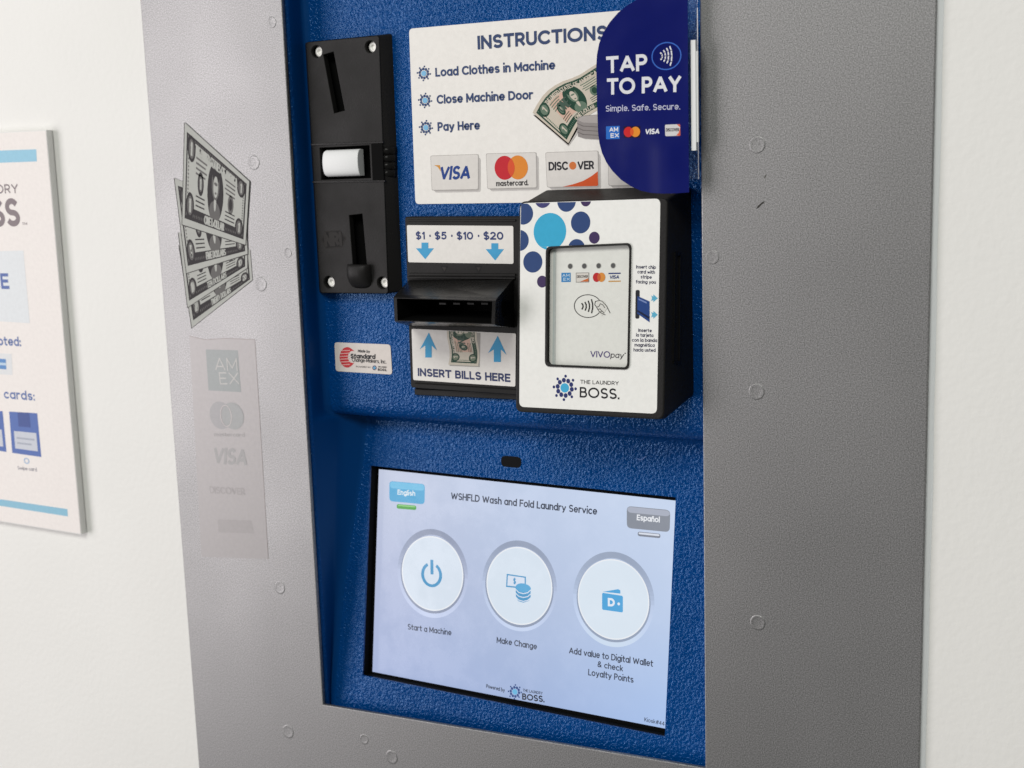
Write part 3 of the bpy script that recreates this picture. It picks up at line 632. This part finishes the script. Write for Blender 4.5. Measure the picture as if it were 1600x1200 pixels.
# coin return scoop
bm = bmesh.new()
sx0, sx1 = COINF.at(545, 430).x, COINF.at(581, 430).x; zt_, zb_ = COINF.at(560, 413).y, COINF.at(560, 450.5).y
loops = []; n = 12
for t in [i/12 for i in range(13)]:
    x = sx0+(sx1-sx0)*t; e = (1-abs(2*t-1)**3.2)**.5 if 0 < t < 1 else 0.05; dz = (.0014*(1-t))
    L = []
    for j in range(n+1):
        s = j/n; z = zt_+(zb_-zt_)*s-dz*0; out = .0050*e*math.sin(math.pi*min(1, .28+s*.72))**.8 if s < 1 else 0
        L.append(Vector((x, .009-out, z*1+(1-e)*(.0 if s < .5 else .004*(s-.5)*2))))
    L += [Vector((x, .0098, zb_+.001)), Vector((x, .0098, zt_))]; loops.append(L)
loft(bm, loops); from_bm('coin_return', bm, MK, front, True, label='black coin return scoop')
P = Print(COINF); E1, E2 = (40, 38, 37), (24, 23, 23)  # flat greys paint the light and shade of the embossed emblem
hexp = [(502, 374), (508, 361), (531, 359), (541, 372), (534, 387), (509, 389)]
P.poly(hexp, E1, 1); P.poly([(504, 374), (509.5, 363), (530.3, 361), (538.7, 372.2), (532.8, 385), (510.3, 387)], E2, 2); P.text('NRI', (507.5, 385.5), (535.5, 384), 22, (46, 44, 43), 3, .19)
P.build('emblem', M_print('painted_relief_print', .5, .12), front)
# --- bill acceptor
bz = [BEZ.at(*p) for p in ((632, 338.5), (822, 338), (822, 618), (641.5, 605.5))]
bm = bmesh.new(); c0 = rrect(bz, .0014, 4); cx = sum(c0, Vector((0, 0)))/len(c0)
loft(bm, [[BEZ.w(p+(cx-p)*.012, 0) for p in c0], [BEZ.w(p, -.0005) for p in c0], [BEZ.w(p, -.004) for p in c0]], True, False)
# moulded lip at the foot and ridges
def bar(bm, fr, p0, p1, hz, h, mi=0):
    a, b = fr.at(*p0), fr.at(*p1); L = lambda q: [fr.w((q.x, q.y-hz), -.0003), fr.w((q.x, q.y-hz*.6), h), fr.w((q.x, q.y+hz*.6), h), fr.w((q.x, q.y+hz), -.0003)]
    loft(bm, [L(a), L(b)], mi=mi)
bar(bm, BEZ, (640, 428.5), (806, 429.5), .0008, .0008); bar(bm, BEZ, (638, 344), (806, 344.5), .0006, .0006); bar(bm, BEZ, (638, 433), (806, 434.5), .0006, .0012); bar(bm, BEZ, (650, 602), (812, 612.5), .0016, .0012)
bar(bm, UPPER, (652, 611), (815, 618.5), .0022, .0025)
bezel = from_bm('bill_acceptor', bm, MK, KIOSK, label='black bill acceptor with projecting mouth')
P = Print(BEZ)
for x in (693.5, 747): P.poly([(x-5.5, 415), (x+6, 415.4), (x+1, 428)], (12, 12, 12), 1.5); P.poly([(x-2.5, 417.5), (x+4, 417.8), (x+1.2, 424)], (52, 48, 46), 2.5)  # embossed triangles: relief light and shade painted as flat dark and paler shapes
P.build('painted_relief_arrow', MPR, bezel)
bm = bmesh.new()
FBK = [BEZ.w(BEZ.at(*p), .0) for p in ((640, 437), (802.5, 435.5), (804, 512), (642, 510))]
FMO = [MOUTH.w(MOUTH.at(*p)) for p in ((615, 465), (774.5, 469.8), (773, 507), (616.5, 501.5))]
mc = sum(FMO, Vector())/4
inn = [p+(mc-p).normalized()*.0018 for p in FMO]; inn2 = [Vector((p.x+(mc.x-p.x)*.12, .004, p.z+(mc.z-p.z)*.45)) for p in inn]
mid2 = [FMO[i]+(FBK[i]-FMO[i])*.10+Vector((0, 0, .0004 if i < 2 else -.0004)) for i in range(4)]
loft(bm, [FBK, mid2, FMO, inn], False, False); loft(bm, [inn, inn2], False, True, 1)
# teeth inside the mouth
for k in range(4):
    x = 682+22*k; a = MOUTH.w(MOUTH.at(x, 476.5), -.006); box(bm, (a.x-.0018, a.y-.0007, a.z-.0004), (a.x+.0018, a.y+.001, a.z+.0004), 2)
mouth = from_bm('bill_mouth', bm, [MK2, MVOID, MK], bezel)
def arrow(P, c, w, h, up, lvl, lean=0):
    x, y = c; s = -1 if up else 1
    P.poly([(x-w*.19, y-s*h*.5), (x+w*.19, y-s*h*.5), (x+w*.19, y-s*h*.02-s*h*.14*(0 if up else 1)), (x+w*.5, y-s*h*.16+ (h*.06 if up else 0)), (x+w*.02, y+s*h*.5), (x-w*.5, y-s*h*.16), (x-w*.19, y-s*h*.02-s*h*.14*(0 if up else 1))], (72, 166, 214), lvl)
P = Print(BEZ); P.slab(rrect(P.px([(636, 351.8), (802.3, 353), (802.7, 412.2), (638.2, 409.7)]), .0009, 4), lin((238, 235, 230)), .00025); B = 7
P.text('$1 • $5 • $10 • $20', (650, 374), (787, 374.6), 12, (52, 66, 116), B+1, .15)
arrow(P, (664.4, 392), 28, 26, False, B+1); arrow(P, (773.6, 393.5), 28.5, 27, False, B+1)
P.build('price_label', MPR, bezel, label='white label of accepted bills')
P = Print(BEZ); P.slab(rrect(P.px([(643.5, 513.6), (806.5, 521), (805.5, 604), (646, 593.6)]), .0009, 4), lin((238, 235, 230)), .00025)
P.text('INSERT BILLS HERE', (653.5, 587.3), (798, 597), 12.5, (52, 62, 104), B+1, .16)
arrow(P, (670, 539), 26.5, 39, True, B+1); arrow(P, (777.5, 545), 28.5, 41, True, B+1)
def bill2(u, v):                                        # a note standing on end, its upper part cut by the label edge
    w = 2.4*math.sin(u*10); return (701+46.5*(1-v)+w, 569.5-u*104+2.3*(1-v))
top = P.fr.at(725, 518.0).y; P.cl = (0, 1, top)
P.poly([(703, 517), (751, 520), (750, 573.5), (703, 571.5)], (176, 172, 166), B+.6)
banknote(P, bill2, B+1, (214, 206, 190), (40, 72, 58), (120, 132, 112), '1', 'ONE DOLLAR', (218, 184, 166))
P.mtext('ONE', bill2, .24, .44, .42, .66, (70, 92, 80), B+3.5, .14); P.cl = None
P.build('insert_label', MPR, bezel, label='white label with arrows and banknote picture')
# --- card reader
fo = [READ.at(*p) for p in ((811, 314.5), (1043.5, 308.5), (1037, 656), (805, 643.5))]
wo = [READ.at(*p) for p in ((856.5, 388.5), (984.5, 382.5), (981, 574.5), (855, 569.5))]
reader = plate_obj('card_reader', READ, [rrect(fo, .0034, 6), rrect(wo, .0024, 6)], .005, MK3, KIOSK, .0008, label='black card reader box with white face')
bm = bmesh.new()
rb = [UPPER.at(*p) for p in ((849, 297), (1079.5, 290.5), (1084, 621), (826, 612))]
lo_ = rrect(fo, .0034, 6)
Lf = [READ.w(p, -.0012) for p in lo_]; Lm = [READ.w(p, -.0045) for p in lo_]; Lb = [UPPER.w(p, 0) for p in rrect(rb, .003, 6)]
cen = sum(Lm, Vector())/len(Lm); Lm = [p+(p-cen).normalized()*.0003 for p in Lm]; Lf = [p-(p-cen).normalized()*.0001 for p in Lf]
loft(bm, [Lf, Lm, Lb], False, False)
bd = from_bm('reader_body', bm, MK3, reader)
# card slot rim on the right side of the reader
bm = bmesh.new()
def sidept(py, t, out):                                # t from front (0) to back (1) on the right side
    a = READ.w(READ.at(1043.5-(py-308.5)*.0187, py), -.0045); b = UPPER.w(UPPER.at(1079.5+(py-290)*.0135, py-(14 if py < 420 else -14)*0), 0); p = a+(b-a)*t; p.x += out; return p
for (y0, y1, t0, t1) in ((398, 566, .16, .20), (398, 566, .40, .44), (394, 399, .16, .44), (564, 569, .16, .44)):
    q = [sidept(y0, t0, .0006), sidept(y0, t1, .0006), sidept(y1, t1, .0006), sidept(y1, t0, .0006)]; q2 = [p+Vector((-.004, 0, 0)) for p in q]
    loft(bm, [q, q2])
from_bm('card_slot', bm, MK2, reader)
# white face label with its window opening
P = Print(READ)
wl = rrect(P.px([(813.5, 317.5), (1032, 310.2), (1026.5, 646.5), (811.5, 635.5)]), .0026, 6); wi = rrect(P.px([(854.5, 386), (986.5, 380), (983, 577), (853, 571.8)]), .0024, 6)
n = len(wl); C0 = lin((243, 243, 239))
for k in range(n): P.face([wl[k], wl[(k+1) % n], wi[(k+1) % n], wi[k]], C0, 3)
n4, n6, p6 = (46, 72, 122), (66, 66, 118), (66, 50, 92)
tl, trr, bll = READ.at(854.5, 386), READ.at(986.5, 380), READ.at(853, 571.8)
lft, topv, topy = wl[0].x+.0001, max(p.y for p in wl)-.0004, min(tl.y, trr.y)
for c, rx, ry, col, mode in (((859.3, 361.7), 25.6, 29, (58, 172, 212), 3), ((818, 334), 15.2, 17, n4, 1), ((907.4, 347.6), 15.2, 17.2, n4, 0), ((885.4, 314), 14.6, 17, n4, 1), ((848.4, 309), 13.4, 16, n6, 1),
                             ((915.6, 313), 8.2, 9.6, p6, 1), ((928.8, 371.4), 8.4, 9.4, p6, 0), ((901, 389), 13.6, 15.5, n4, 3), ((812, 375.8), 14.4, 16.4, n4, 1), ((832.7, 409.3), 15, 16.7, n4, 0), ((847.3, 440), 8, 9.3, p6, 2)):
    e = P.ell(c, rx, ry, 40)
    e = clip(e, -1, 0, -(min(p.x for p in wl)+.0003))
    yline = READ.at(c[0], 318.3-(c[0]-813)*.0335).y; e = clip(e, 0, 1, yline)
    if mode in (2, 3) :
        if mode == 3:
            up = clip(e, 0, -1, -(READ.at(c[0], 385.5-(c[0]-856)*.045).y)); P.face(up, lin(col), 4)
            if c[0] < 880:
                dn = clip(clip(e, 0, 1, READ.at(c[0], 385.5).y), 1, 0, tl.x); P.face(dn, lin(col), 4)
        else: P.face(clip(e, 1, 0, tl.x), lin(col), 4)
    else: P.face(e, lin(col), 4)
TN = (48, 48, 78)
for t, x0, x1, y in (('Insert chip', 994, 1025, 419.5), ('card with', 996, 1023.5, 427.3), ('stripe', 1001, 1018.5, 435), ('facing you', 993.5, 1025, 442.8), ('Inserte', 997.5, 1018.5, 518.5), ('la tarjeta', 994, 1021, 526), ('con la banda', 987.5, 1027, 533.8), ('magnética', 991.5, 1023, 541.4), ('hacia usted', 990, 1024.5, 549.2)):
    P.text(t, (x0, y), (x1, y+.8), 5.4, TN, 4, .14)
P.rquad([(993.3, 453), (999.8, 453), (999.3, 498), (992.8, 498)], .0008, (40, 42, 48), 4); P.poly([(996.3, 462.5), (1015.3, 471), (1015.3, 503.7), (996, 490)], (36, 68, 132), 5); P.poly([(996.2, 484), (1015.3, 495.5), (1015.3, 499), (996.1, 487)], (22, 30, 60), 6); P.poly([(998, 466), (1011, 472), (1011, 474.5), (998, 468.5)], (120, 140, 190), 6)
for y in (465.8, 491.6): P.poly([(1017.5, y-4.2), (1021, y-2.4), (1021, y-6), (1028, y+.2), (1021, y+6.4), (1021, y+3), (1017.5, y+4.6), (1019, y)], (96, 178, 208), 4)
burst(P, (882.6, 606), 17, (42, 52, 108), (70, 176, 218), 4)
P.text('THE LAUNDRY', (907, 599.5), (967, 602), 6.2, (52, 50, 54), 4, .12); P.text('BOSS.', (906, 621), (968, 624), 16.5, (34, 34, 38), 4, .12)
P.build('face_label', MPR, reader, label='white face label with blue dots')
# raised rim round the window
bm = bmesh.new(); r0 = rrect([READ.at(*p) for p in ((853.8, 385.4), (987.2, 379.4), (983.6, 577.6), (852.3, 572.4))], .0026, 6); r1 = rrect(wo, .0024, 6)
loft(bm, [[READ.w(p, 0) for p in r0], [READ.w(p, .0007) for p in r0], [READ.w(p, .0008) for p in r1], [READ.w(p, -.0022) for p in r1]], False, False)
from_bm('window_rim', bm, MK3, reader)
P = Print(READIN)
P.slab(rrect(P.px([(858, 384), (990, 378), (987, 580), (857, 574)]), .0022, 6), lin((232, 233, 227)), .00015); B = 5
P.stroke([(866.5, 392), (865, 570)], 3.0, (205, 213, 210), B+.3); P.stroke([(869, 391), (867.5, 570)], 1.0, (186, 192, 190), B+.6)
for x, y in ((891.3, 416), (913.3, 415.7), (935.7, 415.3), (958.3, 415)): P.disc((x, y), 4.2, 4.6, (190, 190, 184), B+.5, 20); P.disc((x, y), 3.4, 3.9, (92, 92, 92), B+1, 20)
P.poly([(877.5, 426.3), (892, 426), (892, 440.5), (877.5, 440.8)], (58, 136, 196), B+1); P.text('AM', (879, 432.5), (890.5, 432.4), 4.6, (200, 222, 238), B+2, .14); P.text('EX', (880.5, 438.7), (891, 438.5), 4.6, (200, 222, 238), B+2, .14)
P.poly([(900.2, 426.2), (920.8, 425.8), (920.8, 441), (900.2, 441.3)], (120, 114, 110), B+1); P.poly([(901, 427), (920, 426.6), (920, 440.2), (901, 440.5)], (220, 216, 208), B+2); P.text('DISCOVER', (901.8, 434.2), (919.2, 433.8), 4, (70, 62, 60), B+3, .12); P.poly([(907, 440), (919.8, 434.6), (919.8, 439.9)], (206, 112, 58), B+3)
P.disc((932.6, 433.3), 6, 7.3, (190, 44, 48), B+1, 24); P.disc((940, 433.2), 6, 7.3, (222, 146, 66), B+2, 24); P.disc((936.3, 433.2), 2.6, 5.6, (208, 96, 52), B+3, 20)
P.stroke([(951.5, 427.3), (969.5, 427)], 1.8, (42, 62, 120), B+1); P.text('VISA', (952.5, 435.8), (968, 435.5), 5.6, (42, 62, 120), B+1, .15, .15); P.stroke([(951.5, 439.6), (969.5, 439.3)], 1.8, (206, 160, 96), B+1)
P.ring((918.8, 478.3), 22, 18.4, 1.2, (62, 60, 60), B+1, 0, 360)
P.poly([(932, 474), (936, 468.5), (944, 471), (950, 480), (941, 494), (934, 484)], (222, 222, 215), B+1.5)
for k, (x, h) in enumerate(((910, 4.5), (915, 6.3), (920, 8.2), (925, 10.5))): P.stroke([(x-.6, 478.5-h), (x+1.1, 478.5-h*.4), (x+1.3, 478.5+h*.3), (x-.3, 478.5+h)], 1.9, (44, 42, 42), B+2)
for pl in ([(953.5, 489), (948, 478), (941, 470.5), (936.5, 469.5), (930.5, 471), (929.5, 476), (932.5, 480), (936, 479)], [(932.5, 480), (936, 486), (940.5, 489.5), (946, 492)], [(936, 479), (938.5, 474.5), (942.5, 476.5), (945.5, 481)], [(934.3, 483.5), (938, 482.5), (940.5, 486)], [(938, 487.5), (941.5, 486), (943.8, 489)]): P.stroke(pl, 1.0, (62, 60, 60), B+2)
P.text('VIVO', (922.7, 558), (953.5, 559), 10, (78, 62, 128), B+2, .10); P.text('pay', (954, 559), (975.5, 559.8), 9, (70, 66, 72), B+2, .09, .2); P.disc((977, 552), 1, 1, (70, 66, 72), B+2, 8)
P.build('reader_window', MREADW, reader, label='pale contactless reader window')
# ================================================================== tap to pay sign
SIGN = empty('tap_to_pay_sign', tuple(FLAG.w(FLAG.at(1077, 150))), 'dark blue tap to pay sign with rounded left side above the card reader', 'sign')
out = [(1077, 300.5), (1058, 302), (1037, 302.5), (1018, 301.5), (1002, 298), (986, 291), (971, 281), (958, 268), (948, 254), (941, 239), (937, 224), (934.8, 207), (933.5, 170), (932.5, 130), (932, 105), (933, 86), (936.5, 68), (943, 51), (953, 35), (966, 20), (981, 8), (998, -2), (1017, -10), (1040, -16), (1074.5, -19)]
P = Print(FLAG); P.slab(P.px(out), lin((3, 16, 98)), .00025)
i0 = len(P.v); B = 7; WH = (232, 233, 238)
P.text('TAP', (947.8, 114.5), (1012, 110.5), 26, WH, B, .15); P.text('TO PAY', (948.8, 148.2), (1065, 143.5), 25.5, WH, B, .15)
P.ring((1041.6, 87.6), 23.6, 22, 1.8, (62, 108, 200), B)
for x, y0, y1 in ((1032.3, 82.5, 93), (1037.2, 79, 95.8), (1042, 75.5, 98.5), (1047, 72.8, 102)): m_ = (y0+y1)/2; P.stroke([(x, y0), (x+2.2, y0*.6+m_*.4), (x+3, m_), (x+2.4, y1*.6+m_*.4), (x+.6, y1)], 2.1, WH, B)
P.text('Simple. Safe. Secure.', (946.7, 174.5), (1063, 171), 9.5, (196, 198, 222), B, .11)
P.poly([(947.3, 197.5), (968.6, 196.6), (968.6, 217), (947.5, 217.6)], (40, 110, 200), B); P.text('AM', (952.5, 206), (966.5, 205.5), 7, WH, B+1, .15); P.text('EX', (954.5, 215.3), (967.8, 214.8), 7, WH, B+1, .15)
P.poly([(974.8, 197.5), (1001, 196.8), (1001.2, 215), (975, 215.5)], (28, 16, 46), B); P.disc((982.3, 206.2), 7.3, 8, (206, 40, 44), B+1); P.disc((993.3, 206), 7.3, 8, (232, 146, 50), B+2); P.disc((987.8, 206.1), 2.8, 5.6, (222, 92, 40), B+3, 20)
P.text('VISA', (1008, 210), (1031.5, 209.3), 8.6, WH, B, .17, .15)
P.rquad([(1039.4, 194.8), (1063.2, 194), (1063.5, 212.2), (1039.8, 212.8)], .0006, (216, 214, 214), B); P.poly([(1057, 212), (1061, 207), (1063.2, 199), (1063.4, 212)], (220, 96, 66), B+1); P.poly([(1058, 194.4), (1063, 194.2), (1063.2, 199)], (220, 96, 66), B+1); P.text('DISCOVER', (1041, 205.5), (1061.5, 205), 5, (60, 50, 60), B+1, .12)
P.build('sign_card', MFLAG, SIGN)
bm = bmesh.new(); FH = Frame(.003)
a, b = FH.at(1076, -14), FH.at(1091.5, 280); box(bm, (a.x, .0025, b.y), (b.x, .0035, a.y))
holder = from_bm('sign_holder', bm, MAC, SIGN, label='clear acrylic holder strip')
bm = bmesh.new(); FW = Frame(-.0058); a, b = FW.at(1080.5, 63), FW.at(1089, 235); box(bm, (a.x, -.0068, b.y), (b.x, -.0052, a.y))
a2, b2 = FW.at(1088, 80), FW.at(1092, 222); box(bm, (b.x-.0002, -.0064, b2.y), (b.x+.0009, -.0056, a2.y))
from_bm('clip', bm, MWHITE, SIGN, label='white plastic clip')
# ================================================================== poster
POSTER = empty('wall_poster', (-.75, .0025, -.3), 'white poster with pale blue bars on the wall left of the kiosk', 'poster')
pr = POST.at(72.3, 203).x; ptz = POST.at(72.3, 203.2).y; pbz = POST.at(126.5, 835).y
tilt = (POST.at(127, 835).x-pr)/(pbz-ptz)
lft = pr-.215
bq_ = [(lft, ptz+.001), (pr, ptz), (pr+(pbz-ptz)*tilt, pbz), (lft+(pbz-ptz)*tilt, pbz+.001)]
bm = bmesh.new(); loft(bm, [[POST.w(p, 0) for p in bq_], [POST.w(p, -.0042) for p in bq_]])
from_bm('board', bm, material('foam_board', (.76, .76, .74), .5)[0], POSTER)
P = Print(POST); L0 = [Vector(p) for p in bq_]; cc = sum(L0, Vector((0, 0)))/4; P.slab([p+(cc-p).normalized()*.0006 for p in L0], lin((242, 236, 232)), .00015); B = 5
x0 = -210
P.poly([(x0, 243), (57, 233.2), (58, 252.2), (x0, 262)], (150, 202, 226), B); P.poly([(x0, 749), (105.5, 795.3), (106.5, 806.8), (x0, 757)], (138, 192, 216), B)
GY = (132, 120, 124)
P.text('THE LAUNDRY', (-84, 306), (29.5, 301.5), 14, GY, B, .12); P.text('BOSS', (-66, 357), (33, 353.5), 43, GY, B, .15); P.text('TM', (35, 351.5), (43, 351.5), 4, GY, B, .14)
P.poly([(x0, 397), (37, 391.5), (47, 505), (x0, 488)], (228, 232, 235), B); P.text('HERE', (-44, 451), (15.5, 451.5), 24, (84, 108, 172), B+1, .15)
P.text('accepted:', (-36, 538), (33.5, 541), 14, (92, 116, 172), B, .14); P.poly([(-10, 551), (18.5, 553), (20, 586), (-10, 584)], (226, 228, 230), B); P.poly([(-6, 560), (9.5, 561), (10.5, 577), (-5, 576)], (86, 140, 200), B+1); P.poly([(-6, 566), (10, 567), (10.3, 571), (-5.6, 570)], (190, 214, 234), B+2)
P.text('cards:', (7, 622.5), (55, 626), 14, (92, 116, 172), B, .14)
for q in ([(-38, 639), (4.5, 642.5), (10.5, 706), (-31, 700)], [(14.6, 643), (58.5, 645.5), (65, 714), (19.5, 707.5)]):
    mp = bil(q); P.mrect(mp, 0, 0, 1, 1, (78, 108, 178), B, 2); P.mrect(mp, .12, .12, .9, .54, (204, 208, 218), B+1, 2); P.mrect(mp, .3, .66, .72, 1, (56, 80, 148), B+1, 2); P.mrect(mp, .2, .36, .82, .40, (170, 176, 190), B+2, 2); P.mrect(mp, .2, .24, .7, .28, (170, 176, 190), B+2, 2)
P.ring((42, 720), 4.2, 4.6, 1.5, (140, 176, 214), B); P.text('Swipe card', (28, 733.5), (58, 736.5), 5.5, (140, 138, 150), B, .12)
P.build('printed_sheet', MPR, POSTER)
S.render.engine = 'CYCLES'
